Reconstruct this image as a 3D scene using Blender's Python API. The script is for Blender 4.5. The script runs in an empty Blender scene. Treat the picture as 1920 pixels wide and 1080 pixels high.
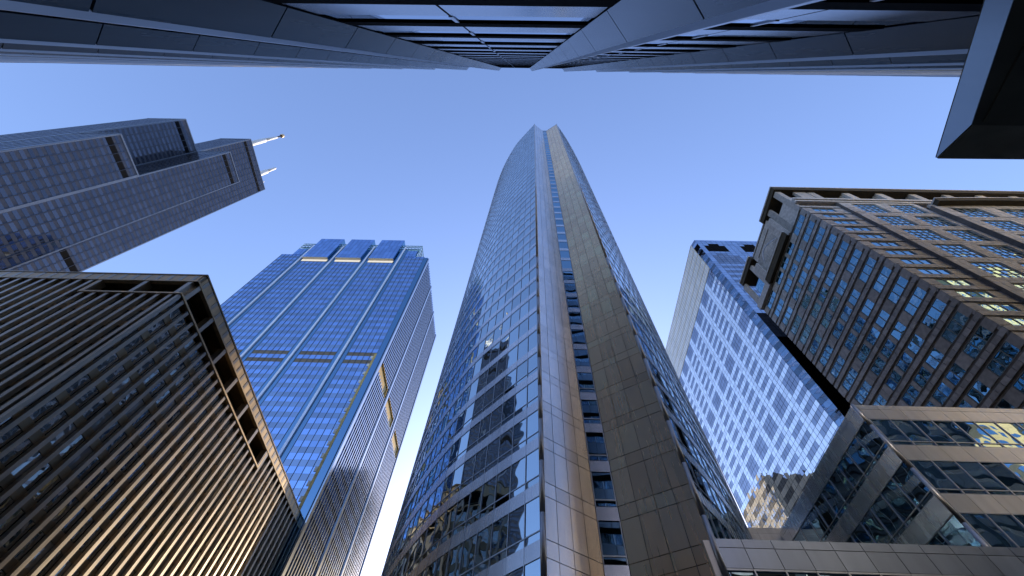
import bpy, math, random
from mathutils import Vector, Matrix
random.seed(11)
S = bpy.context.scene
C = S.collection
# ------------------------------------------------------------------ camera
CAM = Vector((0.0, 0.0, 1.6))
ROT = Matrix(((0.9996737, -0.02145695, 0.01385974),
              (-0.01197533, -0.87293819, -0.48768382),
              (0.0225629, 0.48735872, -0.8729103)))       # camera axes in world
FPX = 773.757                                             # focal length in pixels of a 1920 px wide frame
cd = bpy.data.cameras.new('camera'); cam = bpy.data.objects.new('camera', cd); C.objects.link(cam)
cd.sensor_width = 36.0; cd.lens = 36.0 * FPX / 1920.0; cd.clip_start = 0.05; cd.clip_end = 6000
cam.matrix_world = Matrix.Translation(CAM) @ ROT.to_4x4()
S.camera = cam
# ------------------------------------------------------------------ sky and sun
SUN_EL, SUN_AZ = math.radians(20.0), math.radians(9.5)    # azimuth measured from +Y towards +X
w = bpy.data.worlds.new('World'); S.world = w; w.use_nodes = True
wn, wl = w.node_tree.nodes, w.node_tree.links; wn.clear()
sky = wn.new('ShaderNodeTexSky'); sky.sky_type = 'NISHITA'; sky.sun_disc = False
sky.sun_elevation = SUN_EL; sky.sun_rotation = SUN_AZ
sky.altitude = 200; sky.air_density = 1.15; sky.dust_density = 1.0; sky.ozone_density = 2.2
tint = wn.new('ShaderNodeMix'); tint.data_type = 'RGBA'; tint.blend_type = 'MULTIPLY'
tint.inputs[0].default_value = 1.0; tint.inputs[7].default_value = (1.01, .985, 1.17, 1)
bg = wn.new('ShaderNodeBackground'); bg.inputs[1].default_value = 0.15
wo = wn.new('ShaderNodeOutputWorld')
wl.new(sky.outputs[0], tint.inputs[6]); wl.new(tint.outputs[2], bg.inputs[0]); wl.new(bg.outputs[0], wo.inputs[0])
sl = bpy.data.lights.new('sun', 'SUN'); sl.energy = 4.5; sl.angle = math.radians(0.5); sl.color = (1.0, 0.80, 0.56)
so = bpy.data.objects.new('sun', sl); C.objects.link(so)
sd = Vector((math.sin(SUN_AZ) * math.cos(SUN_EL), math.cos(SUN_AZ) * math.cos(SUN_EL), math.sin(SUN_EL)))
so.rotation_euler = sd.to_track_quat('Z', 'Y').to_euler(); so.location = (0, 0, 300)
S.render.engine = 'CYCLES'
S.view_settings.view_transform = 'Standard'; S.view_settings.look = 'None'
S.view_settings.exposure = 1.25; S.view_settings.gamma = 1.0; S.view_settings.use_curve_mapping = False
S.cycles.max_bounces = 8; S.cycles.glossy_bounces = 6; S.cycles.diffuse_bounces = 3
S.cycles.caustics_reflective = False; S.cycles.sample_clamp_indirect = 6.0

# ------------------------------------------------------------------ materials
def glow_mat(name, col, e):
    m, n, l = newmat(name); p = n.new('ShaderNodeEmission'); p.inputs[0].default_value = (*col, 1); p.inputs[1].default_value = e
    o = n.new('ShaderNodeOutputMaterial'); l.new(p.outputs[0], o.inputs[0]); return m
def newmat(name):
    m = bpy.data.materials.new(name); m.use_nodes = True
    n, l = m.node_tree.nodes, m.node_tree.links; n.clear()
    return m, n, l
def rnd_node(n, l):
    """one random colour per pane / panel, for single objects and for joined ones alike"""
    oi = n.new('ShaderNodeObjectInfo'); g = n.new('ShaderNodeNewGeometry')
    cx = n.new('ShaderNodeCombineXYZ')
    l.new(oi.outputs['Random'], cx.inputs[0]); l.new(g.outputs['Random Per Island'], cx.inputs[1])
    wnz = n.new('ShaderNodeTexWhiteNoise'); wnz.noise_dimensions = '3D'; l.new(cx.outputs[0], wnz.inputs[0])
    return wnz, g
def warp(n, l, tilt, wave, scale, stretch=(1, 1, 1)):
    wnz, g = rnd_node(n, l)
    a = n.new('ShaderNodeVectorMath'); a.operation = 'SUBTRACT'; l.new(wnz.outputs['Color'], a.inputs[0]); a.inputs[1].default_value = (.5, .5, .5)
    b = n.new('ShaderNodeVectorMath'); b.operation = 'SCALE'; l.new(a.outputs[0], b.inputs[0]); b.inputs['Scale'].default_value = tilt
    # shift the noise from pane to pane so that no two warp alike
    sh = n.new('ShaderNodeVectorMath'); sh.operation = 'MULTIPLY_ADD'
    l.new(wnz.outputs['Color'], sh.inputs[0]); sh.inputs[1].default_value = (7, 7, 7); l.new(g.outputs['Position'], sh.inputs[2])
    mp = n.new('ShaderNodeMapping'); mp.inputs['Scale'].default_value = stretch; l.new(sh.outputs[0], mp.inputs[0])
    nz = n.new('ShaderNodeTexNoise'); nz.inputs['Scale'].default_value = scale; nz.inputs['Detail'].default_value = 1.0
    l.new(mp.outputs[0], nz.inputs['Vector'])
    c = n.new('ShaderNodeVectorMath'); c.operation = 'SUBTRACT'; l.new(nz.outputs['Color'], c.inputs[0]); c.inputs[1].default_value = (.5, .5, .5)
    d = n.new('ShaderNodeVectorMath'); d.operation = 'SCALE'; l.new(c.outputs[0], d.inputs[0]); d.inputs['Scale'].default_value = wave
    e = n.new('ShaderNodeVectorMath'); e.operation = 'ADD'; l.new(b.outputs[0], e.inputs[0]); l.new(d.outputs[0], e.inputs[1])
    f = n.new('ShaderNodeVectorMath'); f.operation = 'ADD'; l.new(e.outputs[0], f.inputs[0]); l.new(g.outputs['Normal'], f.inputs[1])
    h = n.new('ShaderNodeVectorMath'); h.operation = 'NORMALIZE'; l.new(f.outputs[0], h.inputs[0])
    return h, wnz
def vary(n, l, wnz, col, amt):
    """a slight difference of tone from piece to piece"""
    mr = n.new('ShaderNodeMapRange'); l.new(wnz.outputs['Value'], mr.inputs[0])
    mr.inputs[3].default_value = 1 - amt; mr.inputs[4].default_value = 1 + amt
    v = n.new('ShaderNodeVectorMath'); v.operation = 'SCALE'; v.inputs[0].default_value = col[:3]; l.new(mr.outputs[0], v.inputs['Scale'])
    return v
def glass(name, inner, tintc, r0, rough=0.015, tilt=0.02, wave=0.03, scale=0.5, amt=0.35, blinds=0.0):
    """coated curtain wall glass: dark room behind, mirror film in front"""
    m, n, l = newmat(name)
    nv, wnz = warp(n, l, tilt, wave, scale)
    df = n.new('ShaderNodeBsdfDiffuse'); l.new(vary(n, l, wnz, inner, amt).outputs[0], df.inputs[0])
    if blinds:
        thr = n.new('ShaderNodeMath'); thr.operation = 'GREATER_THAN'; thr.inputs[1].default_value = 1 - blinds
        sp = n.new('ShaderNodeSeparateColor'); l.new(wnz.outputs['Color'], sp.inputs[0]); l.new(sp.outputs[1], thr.inputs[0])
        mc = n.new('ShaderNodeMix'); mc.data_type = 'RGBA'; l.new(thr.outputs[0], mc.inputs[0])
        l.new(vary(n, l, wnz, inner, amt).outputs[0], mc.inputs[6]); mc.inputs[7].default_value = (.42, .40, .36, 1)
        l.new(mc.outputs[2], df.inputs[0])
    gl = n.new('ShaderNodeBsdfGlossy'); gl.inputs['Roughness'].default_value = rough
    l.new(vary(n, l, wnz, tintc, 0.11).outputs[0], gl.inputs[0]); l.new(nv.outputs[0], gl.inputs['Normal'])
    fr = n.new('ShaderNodeFresnel'); fr.inputs[0].default_value = 1.5
    mr = n.new('ShaderNodeMapRange'); l.new(fr.outputs[0], mr.inputs[0]); mr.inputs[1].default_value = 0.04
    mr.inputs[3].default_value = r0
    mx = n.new('ShaderNodeMixShader'); l.new(mr.outputs[0], mx.inputs[0]); l.new(df.outputs[0], mx.inputs[1]); l.new(gl.outputs[0], mx.inputs[2])
    o = n.new('ShaderNodeOutputMaterial'); l.new(mx.outputs[0], o.inputs[0])
    return m
def metal(name, col, rough=0.35, metallic=1.0, amt=0.06, tilt=0.015, wave=0.02, scale=0.4, streak=0.12):
    m, n, l = newmat(name)
    nv, wnz = warp(n, l, tilt, wave, scale)
    p = n.new('ShaderNodeBsdfPrincipled'); p.inputs['Metallic'].default_value = metallic
    # weathering: vertical streaks and soft blotches
    g = n.new('ShaderNodeNewGeometry'); mp = n.new('ShaderNodeMapping'); mp.inputs['Scale'].default_value = (1.5, 1.5, .12)
    l.new(g.outputs['Position'], mp.inputs[0])
    nz = n.new('ShaderNodeTexNoise'); nz.inputs['Scale'].default_value = 1.0; nz.inputs['Detail'].default_value = 5; l.new(mp.outputs[0], nz.inputs['Vector'])
    mr = n.new('ShaderNodeMapRange'); l.new(nz.outputs['Fac'], mr.inputs[0]); mr.inputs[1].default_value = .25; mr.inputs[2].default_value = .75
    mr.inputs[3].default_value = 1 - streak; mr.inputs[4].default_value = 1 + streak
    v = n.new('ShaderNodeVectorMath'); v.operation = 'SCALE'; l.new(vary(n, l, wnz, col, amt).outputs[0], v.inputs[0]); l.new(mr.outputs[0], v.inputs['Scale'])
    l.new(v.outputs[0], p.inputs['Base Color']); l.new(nv.outputs[0], p.inputs['Normal'])
    mq = n.new('ShaderNodeMapRange'); l.new(nz.outputs['Fac'], mq.inputs[0]); mq.inputs[3].default_value = rough * .8; mq.inputs[4].default_value = rough * 1.25
    l.new(mq.outputs[0], p.inputs['Roughness'])
    o = n.new('ShaderNodeOutputMaterial'); l.new(p.outputs[0], o.inputs[0])
    return m
def stone(name, col, rough=0.75, amt=0.08, streak=0.15, scale=1.2, spec=0.3):
    m, n, l = newmat(name)
    wnz, g = rnd_node(n, l)
    p = n.new('ShaderNodeBsdfPrincipled'); p.inputs['Roughness'].default_value = rough; p.inputs['Specular IOR Level'].default_value = spec
    nz = n.new('ShaderNodeTexNoise'); nz.inputs['Scale'].default_value = scale; nz.inputs['Detail'].default_value = 8; l.new(g.outputs['Position'], nz.inputs['Vector'])
    mr = n.new('ShaderNodeMapRange'); l.new(nz.outputs['Fac'], mr.inputs[0]); mr.inputs[1].default_value = .3; mr.inputs[2].default_value = .7
    mr.inputs[3].default_value = 1 - streak; mr.inputs[4].default_value = 1 + streak
    v = n.new('ShaderNodeVectorMath'); v.operation = 'SCALE'; l.new(vary(n, l, wnz, col, amt).outputs[0], v.inputs[0]); l.new(mr.outputs[0], v.inputs['Scale'])
    l.new(v.outputs[0], p.inputs['Base Color'])
    n2 = n.new('ShaderNodeTexNoise'); n2.inputs['Scale'].default_value = 30; l.new(g.outputs['Position'], n2.inputs['Vector'])
    bp = n.new('ShaderNodeBump'); bp.inputs['Strength'].default_value = .25; bp.inputs['Distance'].default_value = .02; l.new(n2.outputs['Fac'], bp.inputs['Height']); l.new(bp.outputs[0], p.inputs['Normal'])
    o = n.new('ShaderNodeOutputMaterial'); l.new(p.outputs[0], o.inputs[0])
    return m
M = {}
M['black'] = stone('black_recess', (.006, .007, .009), .95, 0, 0, 1, .04)
M['core'] = stone('dark_core', (.02, .02, .022), .9, 0, .1)
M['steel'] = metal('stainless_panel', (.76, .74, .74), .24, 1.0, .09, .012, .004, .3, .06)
M['reflect_steel'] = metal('painted_reflection_panel', (1.0, .68, .36), .26, .72, .12, .012, .004, .3, .08)  # right nose wall: warm reflection put into the panel colour
M['steel_band'] = metal('stainless_band', (.66, .66, .68), .26, 1.0, .06, .01, .004, .3, .06)
M['tube'] = metal('polished_steel_tube', (.45, .43, .42), .35, 1.0, .02, .0, .0)
M['frame'] = metal('aluminium_frame', (.50, .52, .55), .35, 1.0, .02, 0, 0)
M['hy_glass'] = glass('ribbon_glass', (.010, .022, .026), (.72, .87, .95), .62, .01, .018, .045, .55, .5)
M['hy_strip'] = glass('notch_glass', (.006, .02, .025), (.50, .78, .98), .45, .01, .008, .015, .5, .4)
M['dk_panel'] = metal('anodised_panel', (.075, .10, .12), .26, .25, .08, .01, .004, .3, .15)
M['dk_glass'] = glass('blue_mirror_glass', (.02, .025, .03), (.80, .86, .95), .62, .012, .004, .006, .3, .3)
M['dk_span'] = metal('anodised_spandrel', (.34, .37, .43), .18, .7, .05, .006, .004, .3, .1)
M['bronze'] = metal('bronze_metal', (.64, .48, .28), .42, .45, .08, .02, .02, .8, .2)
M['bronze_fin'] = metal('bronze_fin', (.43, .38, .31), .34, .65, .05, .01, .01, .5, .15)
M['bronze_span'] = metal('bronze_spandrel', (.30, .22, .13), .35, .7, .15, .03, .03, .8, .2)
M['bz_glass'] = glass('bronze_building_glass', (.045, .036, .022), (.72, .70, .64), .50, .01, .05, .12, .5, .6, .22)
M['sv_glass'] = glass('cobalt_glass', (.012, .04, .13), (.42, .62, .98), .72, .012, .01, .012, .4, .4)
M['sv_span'] = glass('cobalt_spandrel_glass', (.03, .06, .12), (.46, .58, .76), .55, .03, .006, .008, .4, .3)
M['sv_blue'] = glass('teal_recess_glass', (.012, .05, .09), (.32, .56, .80), .50, .03, .004, .006, .4, .15)
M['sv_white'] = metal('pale_pilaster', (.80, .81, .86), .35, .35, .04, 0, 0)
M['sv_fin'] = metal('silver_fin', (.42, .45, .48), .16, 1.0, .02, .0, .002, .3, .03)
M['gold'] = stone('ochre_lining_and_reflection', (.62, .45, .15), .5, .05, .1)  # opening linings, and the reflection modelled at the corner
M['louvre'] = stone('brown_louvre', (.20, .16, .11), .6, .1, .15)
M['cream'] = stone('cream_lining_and_reflection', (.80, .76, .66), .6, .03, .05)  # box soffits, and the pale blocks of the modelled reflection
M['lattice'] = metal('teal_lattice', (.36, .52, .55), .4, .6, .05)
M['wl_glass'] = glass('smoked_glass', (.014, .016, .022), (.40, .44, .52), .22, .03, .008, .006, .3, .5, .0)
M['wl_span'] = metal('black_aluminium', (.05, .055, .068), .38, .55, .1, .006, .006, .3, .1)
M['wl_trim'] = metal('grey_column_cover', (.14, .165, .20), .4, .6, .05)
M['slab_wall'] = stone('tan_concrete', (.52, .43, .29), .8, .06, .12)
M['glow'] = glow_mat('added_glow', (1.0, .93, .82), .38)  # emission added to brighten the roof box soffits, no known lamp
M['white'] = stone('white_mast_paint', (.55, .56, .56), .5, .03, .04)
M['fl_light'] = glass('pale_mirror_glass', (.58, .63, .66), (.95, .99, 1.0), .66, .015, .018, .035, .25, .2)
M['fl_dark'] = glass('dark_vision_glass', (.035, .045, .075), (.55, .62, .74), .44, .012, .016, .05, .25, .3)
M['fl_blue'] = glass('blue_chamfer_glass', (.03, .06, .12), (.66, .78, .98), .65, .02, .03, .05, .3, .3)
M['fl_black'] = glass('black_low_glass', (.006, .006, .008), (.10, .10, .11), .10, .02, .01, .02, .3, .4)
M['crown'] = glass('painted_sun_glass', (.90, .86, .70), (.95, .95, .92), .34, .25, .005, 0, .3, .06)  # cream colour stands for sunlight on the top floors
M['painted_sun_bar'] = stone('painted_sun_mullion', (.92, .84, .62), .5, .03, .05)  # bars in the same painted sunlight tone
M['mull_dark'] = stone('dark_mullion', (.03, .035, .05), .5, .0, .1)
M['stone'] = stone('grey_brown_granite', (.45, .435, .425), .55, .20, .22, 1.3, .4)
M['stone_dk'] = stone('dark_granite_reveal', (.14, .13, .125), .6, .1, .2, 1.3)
M['stone_lt'] = stone('pale_granite_band', (.50, .485, .48), .55, .1, .2, 1.3, .4)
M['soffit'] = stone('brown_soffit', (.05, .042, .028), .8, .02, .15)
M['br_glass'] = glass('teal_window_glass', (.010, .035, .042), (.52, .82, 1.0), .50, .01, .03, .06, .45, .6, .03)
M['br_frame'] = stone('window_frame_paint', (.30, .34, .35), .5, 0, .05)
M['ht_glass'] = glass('podium_glass', (.006, .016, .016), (.55, .76, .92), .50, .008, .012, .05, .3, .4)
M['ht_sky'] = glass('painted_sky_glass', (.05, .14, .26), (.60, .82, 1.0), .42, .008, .012, .05, .3, .5)  # front panes: reflected sky put into the glass colour
M['front_steel'] = metal('lightened_silver_panel', (.80, .79, .78), .32, .55, .06, .01, .004, .3, .08)  # front face only: skylight put in as a lighter colour than the side
M['limestone'] = stone('sunlit_limestone', (.62, .50, .26), .8, .06, .12)
M['podium'] = metal('slate_steel_panel', (.34, .38, .46), .3, 1.0, .08, .01, .004, .3, .08)
M['canopy'] = metal('canopy_zinc', (.44, .50, .54), .38, .95, .03, 0, .01)
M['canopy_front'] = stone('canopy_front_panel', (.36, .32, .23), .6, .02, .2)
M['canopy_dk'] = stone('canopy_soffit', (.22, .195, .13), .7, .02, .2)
M['asphalt'] = stone('asphalt', (.05, .05, .052), .9, 0, .3, .6)
M['paving'] = stone('concrete_paving', (.32, .31, .29), .85, .08, .2, 1.0)
M['green'] = stone('faded_green', (.10, .16, .06), .8, .1, .3)

# ------------------------------------------------------------------ helpers
def thing(name, label, cat, loc, group=None):
    o = bpy.data.objects.new(name, None); C.objects.link(o); o.location = loc; o.empty_display_size = 1
    o['label'] = label; o['category'] = cat
    if group: o['group'] = group
    return o
WLOC = {}
def link(name, me, t, loc=(0, 0, 0), stuff=False, label=None):
    """me is in world axes; loc is the world point its origin sits on"""
    o = bpy.data.objects.new(name, me); C.objects.link(o); o.parent = t
    WLOC[o.name] = Vector(loc)
    o.location = Vector(loc) - (WLOC.get(t.name, Vector(t.location)) if t else Vector())
    if stuff: o['kind'] = 'stuff'
    if label: o['label'] = label
    return o
QB = [(0, 1, 5, 4), (1, 2, 6, 5), (2, 3, 7, 6), (3, 0, 4, 7), (4, 5, 6, 7), (3, 2, 1, 0)]
def mesh_of(name, vs, fs, mat):
    me = bpy.data.meshes.new(name); me.from_pydata([tuple(v) for v in vs], [], fs); me.materials.append(mat); me.update()
    return me
class Bag:
    """several boxes of one kind joined into one part"""
    def __init__(s): s.v = []; s.f = []
    def add(s, vs, fs=QB):
        k = len(s.v); s.v += [tuple(v) for v in vs]; s.f += [tuple(i + k for i in f) for f in fs]
    def build(s, name, mat, t, stuff=False):
        if not s.v: return None
        return link(name, mesh_of(name, s.v, s.f, mat), t, (0, 0, 0), stuff)
KS = [1.0]
def XF(p):
    return p if KS[0] == 1.0 else CAM + (p - CAM) * KS[0]
_fid = [0]
class Fac:
    """one flat wall between two plan points; a = metres along it, z = height, c = metres outwards"""
    def __init__(s, p0, p1, lean=(0, 0), out=None):
        s.p0 = Vector((p0[0], p0[1], 0)); d = Vector((p1[0] - p0[0], p1[1] - p0[1], 0)); s.len = d.length
        s.u = d.normalized(); n = Vector((s.u.y, -s.u.x, 0))
        if out is not None and n.dot(Vector((out[0], out[1], 0))) < 0: n = -n
        s.n = n; s.w = Vector((lean[0], lean[1], 1)); _fid[0] += 1; s.id = _fid[0]; s.cache = {}
        s.k = KS[0]; s.flip = s.u.cross(Vector((0, 0, 1))).dot(s.n) < 0
    def P(s, a, z, c=0.0):
        p = s.p0 + s.u * a + s.w * z + s.n * c
        return p if s.k == 1.0 else CAM + (p - CAM) * s.k
    def verts(s, a0, a1, z0, z1, c0, c1, org=None):
        pts = [s.P(a, z, c) for z in (z0, z1) for (a, c) in ((a0, c1), (a1, c1), (a1, c0), (a0, c0))]
        if s.flip: pts = [s.P(a, z, c) for z in (z0, z1) for (a, c) in ((a1, c1), (a0, c1), (a0, c0), (a1, c0))]
        if org is not None: pts = [p - org for p in pts]
        return pts
    def bag(s, B, a0, a1, z0, z1, c0, c1): B.add(s.verts(a0, a1, z0, z1, c0, c1))
    def piece(s, name, mat, t, a0, a1, z0, z1, c0, c1, label=None):
        org = s.P(a0, z0, 0); key = (round(a1 - a0, 3), round(z1 - z0, 3), round(c0, 3), round(c1, 3), mat.name)
        me = s.cache.get(key)
        if me is None:
            me = mesh_of(name, s.verts(a0, a1, z0, z1, c0, c1, org), QB, mat); s.cache[key] = me
        return link(name, me, t, org, False, label)
def screen(p):
    d = ROT.transposed() @ (p - CAM)
    if d.z > -0.1: return None
    return 960 - d.x / d.z * FPX, 540 + d.y / d.z * FPX
def seen(f, a0, a1, z0, z1):
    """rough size on screen in pixels of the photograph, 0 when outside the frame"""
    q = [screen(f.P(a, z)) for a, z in ((a0, z0), (a1, z0), (a1, z1), (a0, z1))]
    if any(x is None for x in q): return 0
    if max(x[0] for x in q) < 0 or min(x[0] for x in q) > 1920 or max(x[1] for x in q) < 0 or min(x[1] for x in q) > 1080: return 0
    if (CAM - f.P(a0, z0)).dot(f.n) < 0: return 0
    ar = 0.0
    for i in range(4):
        x0, y0 = q[i]; x1, y1 = q[(i + 1) % 4]; ar += x0 * y1 - x1 * y0
    return math.sqrt(abs(ar) / 2)
LIM = 290
def emit(t, name, items, limit=LIM, px=7.5):
    """items: (mat, fac, a0, a1, z0, z1, c0, c1). The largest on screen become parts of their own, the rest one joined part"""
    sc = sorted(((seen(i[1], *i[2:6]), k) for k, i in enumerate(items)), reverse=True)
    bags = {}
    for r, (s, k) in enumerate(sc):
        m, f, *d = items[k]
        if r < limit and s >= px: f.piece(name, m, t, *d)
        else: f.bag(bags.setdefault(m.name, (Bag(), m))[0], *d)
    for B, m in bags.values(): B.build(name + '_field', m, t, True)
def prism(name, mat, t, plan, z0, z1, lean=(0, 0), label=None):
    """solid with a polygonal plan (counter clockwise), shifted along its lean"""
    n = len(plan); vs = [XF(Vector((x + lean[0] * z, y + lean[1] * z, z))) for z in (z0, z1) for x, y in plan]
    fs = [(i, (i + 1) % n, (i + 1) % n + n, i + n) for i in range(n)] + [tuple(range(n, 2 * n)), tuple(reversed(range(n)))]
    o = link(name, mesh_of(name, vs, fs, mat), t, (0, 0, 0))
    if label: o['label'] = label
    return o
def rect(x0, y0, x1, y1): return [(x0, y0), (x1, y0), (x1, y1), (x0, y1)]
def tube(name, mat, t, p0, p1, r0, r1=None, seg=12):
    r1 = r0 if r1 is None else r1
    p0, p1 = Vector(p0), Vector(p1); d = (p1 - p0).normalized(); x = d.orthogonal().normalized(); y = d.cross(x)
    vs = [p + (x * math.cos(a) + y * math.sin(a)) * r for p, r in ((p0, r0), (p1, r1)) for a in [2 * math.pi * k / seg for k in range(seg)]]
    fs = [(i, (i + 1) % seg, (i + 1) % seg + seg, i + seg) for i in range(seg)] + [tuple(range(seg, 2 * seg)), tuple(reversed(range(seg)))]
    me = mesh_of(name, [v - p0 for v in vs], fs, mat)
    for p in me.polygons[:seg]: p.use_smooth = True
    return link(name, me, t, p0)

# ------------------------------------------------------------------ ground
def slab(name, x0, y0, x1, y1, z, mat):
    o = bpy.data.objects.new(name, mesh_of(name, [(x0, y0, z), (x1, y0, z), (x1, y1, z), (x0, y1, z)], [(0, 1, 2, 3)], mat)); C.objects.link(o); o['kind'] = 'structure'
slab('ground', -3000, -3000, 3000, 3000, -.15, M['asphalt'])
def block(name, x0, y0, x1, y1):
    vs = [(x, y, z) for z in (-.14, 0) for x, y in rect(x0, y0, x1, y1)]
    o = bpy.data.objects.new(name, mesh_of(name, vs, QB, M['paving'])); C.objects.link(o); o['kind'] = 'structure'
block('pavement', -44, -40, 125, 8)
block('pavement', -2, 21, 125, 66)
block('pavement', -140, 27, -48, 160)

# ------------------------------------------------------------------ dark tower behind the camera
def dark_tower():
    L = (-.0004, .0301); t = thing('office_tower', 'dark blue steel and mirror glass tower looming overhead along the top edge', 'skyscraper', (3.4, -14, 0))
    H, yg, yn, pitch, bw = 112.0, -1.23, -.62, 7.65, 6.55
    x0 = -4.86; kmin, kmax = -10, 14
    prism('core_wall', M['core'], t, [(x0 + kmin * pitch - 1, -30), (x0 + kmax * pitch + 1, -30), (x0 + kmax * pitch + 1, yg - .25), (x0 + kmin * pitch - 1, yg - .25)], 0, H - .4, L)
    glassp, span, colp, bars, soff, mul = [], [], [], [], [], []
    fl = 4.15; zs = [11.2 + fl * k for k in range(-2, 24)]
    for k in range(kmin, kmax):
        a = x0 + k * pitch; f = Fac((a, yg), (a + bw, yg), L, (0, 1))
        for z in zs:
            top = min(z + fl - .95, H)
            if z + 1.9 > H: continue
            for h in (0, 1):
                b0, b1 = (0, bw * .48) if h == 0 else (bw * .48, bw)
                span.append((M['dk_span'], f, b0 + .03, b1 - .03, z, z + 1.95, -.2, 0))
                glassp.append((M['dk_glass'], f, b0 + .06, b1 - .06, z + 2.0, top, -.2, -.012))
            bars.append((M['black'], f, 0, bw, top + .02, z + fl - .03, -.22, .03))
            mul.append((M['frame'], f, bw * .48 - .05, bw * .48 + .05, z + 2.0, top, -.15, .02))
        # V shaped column: two splayed faces meeting at a nose
        c0, cm, c1 = a + bw, a + bw + (pitch - bw) * .5, a + pitch
        f1 = Fac((c0, yg), (cm, yn), L, (-1, .8)); f2 = Fac((cm, yn), (c1, yg), L, (1, .8))
        for z in zs:
            for ff in (f1, f2):
                colp.append((M['dk_panel'], ff, .02, ff.len - .04, z + .6, min(z + .6 + fl - .05, H + .3), -.18, 0))
    emit(t, 'mirror_pane', glassp); emit(t, 'spandrel_panel', span); emit(t, 'column_panel', colp, 290, 7)
    emit(t, 'recess_bar', bars, 150); emit(t, 'mullion', mul, 120, 6)
    B = Bag()
    for k in range(kmin, kmax):
        cm = x0 + k * pitch + bw + (pitch - bw) * .5
        f = Fac((cm - .035, yn + .03), (cm + .035, yn + .03), L, (0, 1)); f.bag(B, 0, .07, 0, H, -.1, .02)
    B.build('nose_trim', M['frame'], t)
dark_tower()
KS[0] = 1.0
# tan building whose cornice just shows beyond the dark tower on the left
def ledge_building():
    L = (-.0004, .0301); t = thing('stone_building', 'tan stone building showing only as a thin sunlit cornice at top left', 'building', (-80, -12, 0))
    prism('wall', M['stone'], t, rect(-128, -30, -40.2, -1.3), 0, 98, L)
    prism('cornice', M['limestone'], t, rect(-128.5, -31, -40, -.75), 98, 99.6, L)
    B = Bag(); f = Fac((-128, -1.3), (-40.2, -1.3), L, (0, 1))
    for k in range(44): f.piece('cornice_bracket', M['limestone'], t, 1 + k * 2, 1.7 + k * 2, 96.6, 97.95, 0, .45)
ledge_building()

# ------------------------------------------------------------------ canopy at upper right
def canopy():
    t = thing('entrance_canopy', 'dark canopy with a grey sloping edge reaching in at upper right', 'canopy', (6.5, -1.2, 0))
    k = 1.4
    zu, zl = 1.6 + 5.4 * k, 1.6 + 5.1 * k
    U = [(4.81 * k, -.95 * k), (5.19 * k, 1.03 * k), (9 * k, 1.0 * k), (9 * k, -.95 * k)]
    D = [(4.81 * k, -.95 * k), (5.1075 * k, .60 * k), (9 * k, .585 * k), (9 * k, -.95 * k)]
    vs = [(x, y, zl) for x, y in D] + [(x, y, zu) for x, y in U]
    def pc(name, idx, mat, off=.0):
        link(name, mesh_of(name, [vs[i] for i in idx], [tuple(range(len(idx)))], mat), t)
    # solid core and skins 4 mm proud of it
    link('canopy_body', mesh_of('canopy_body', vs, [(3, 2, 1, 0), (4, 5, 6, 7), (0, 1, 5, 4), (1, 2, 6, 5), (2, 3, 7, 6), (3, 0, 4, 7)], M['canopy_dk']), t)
    def skin(name, idx, mat, n, d=.012):
        n = Vector(n).normalized(); q = [Vector(vs[i]) for i in idx]
        c = sum(q, Vector()) / 4; a = [c + (p - c) * .998 + n * .003 for p in q]; b = [p + n * d for p in a]
        link(name, mesh_of(name, a + b, [(3, 2, 1, 0), (4, 5, 6, 7), (0, 1, 5, 4), (1, 2, 6, 5), (2, 3, 7, 6), (3, 0, 4, 7)], mat), t)
    skin('side_fascia', (0, 1, 5, 4), M['canopy'], (-1, .2, 0)); skin('front_fascia', (1, 2, 6, 5), M['canopy_front'], (0, .4, -.4))
    for i in range(4):
        for j in range(2):
            xa = (5.2 + i * .95) * k; ya = (-.93 + j * .76) * k
            vs2 = [(x, y, z) for z in (zl - .03, zl - .004) for x, y in rect(xa, ya, xa + .93 * k, ya + .74 * k)]
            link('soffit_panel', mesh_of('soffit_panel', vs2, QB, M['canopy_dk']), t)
    skin('drip_edge', (4, 5, 6, 7), M['canopy_dk'], (0, 0, 1), .04)
canopy()

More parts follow.
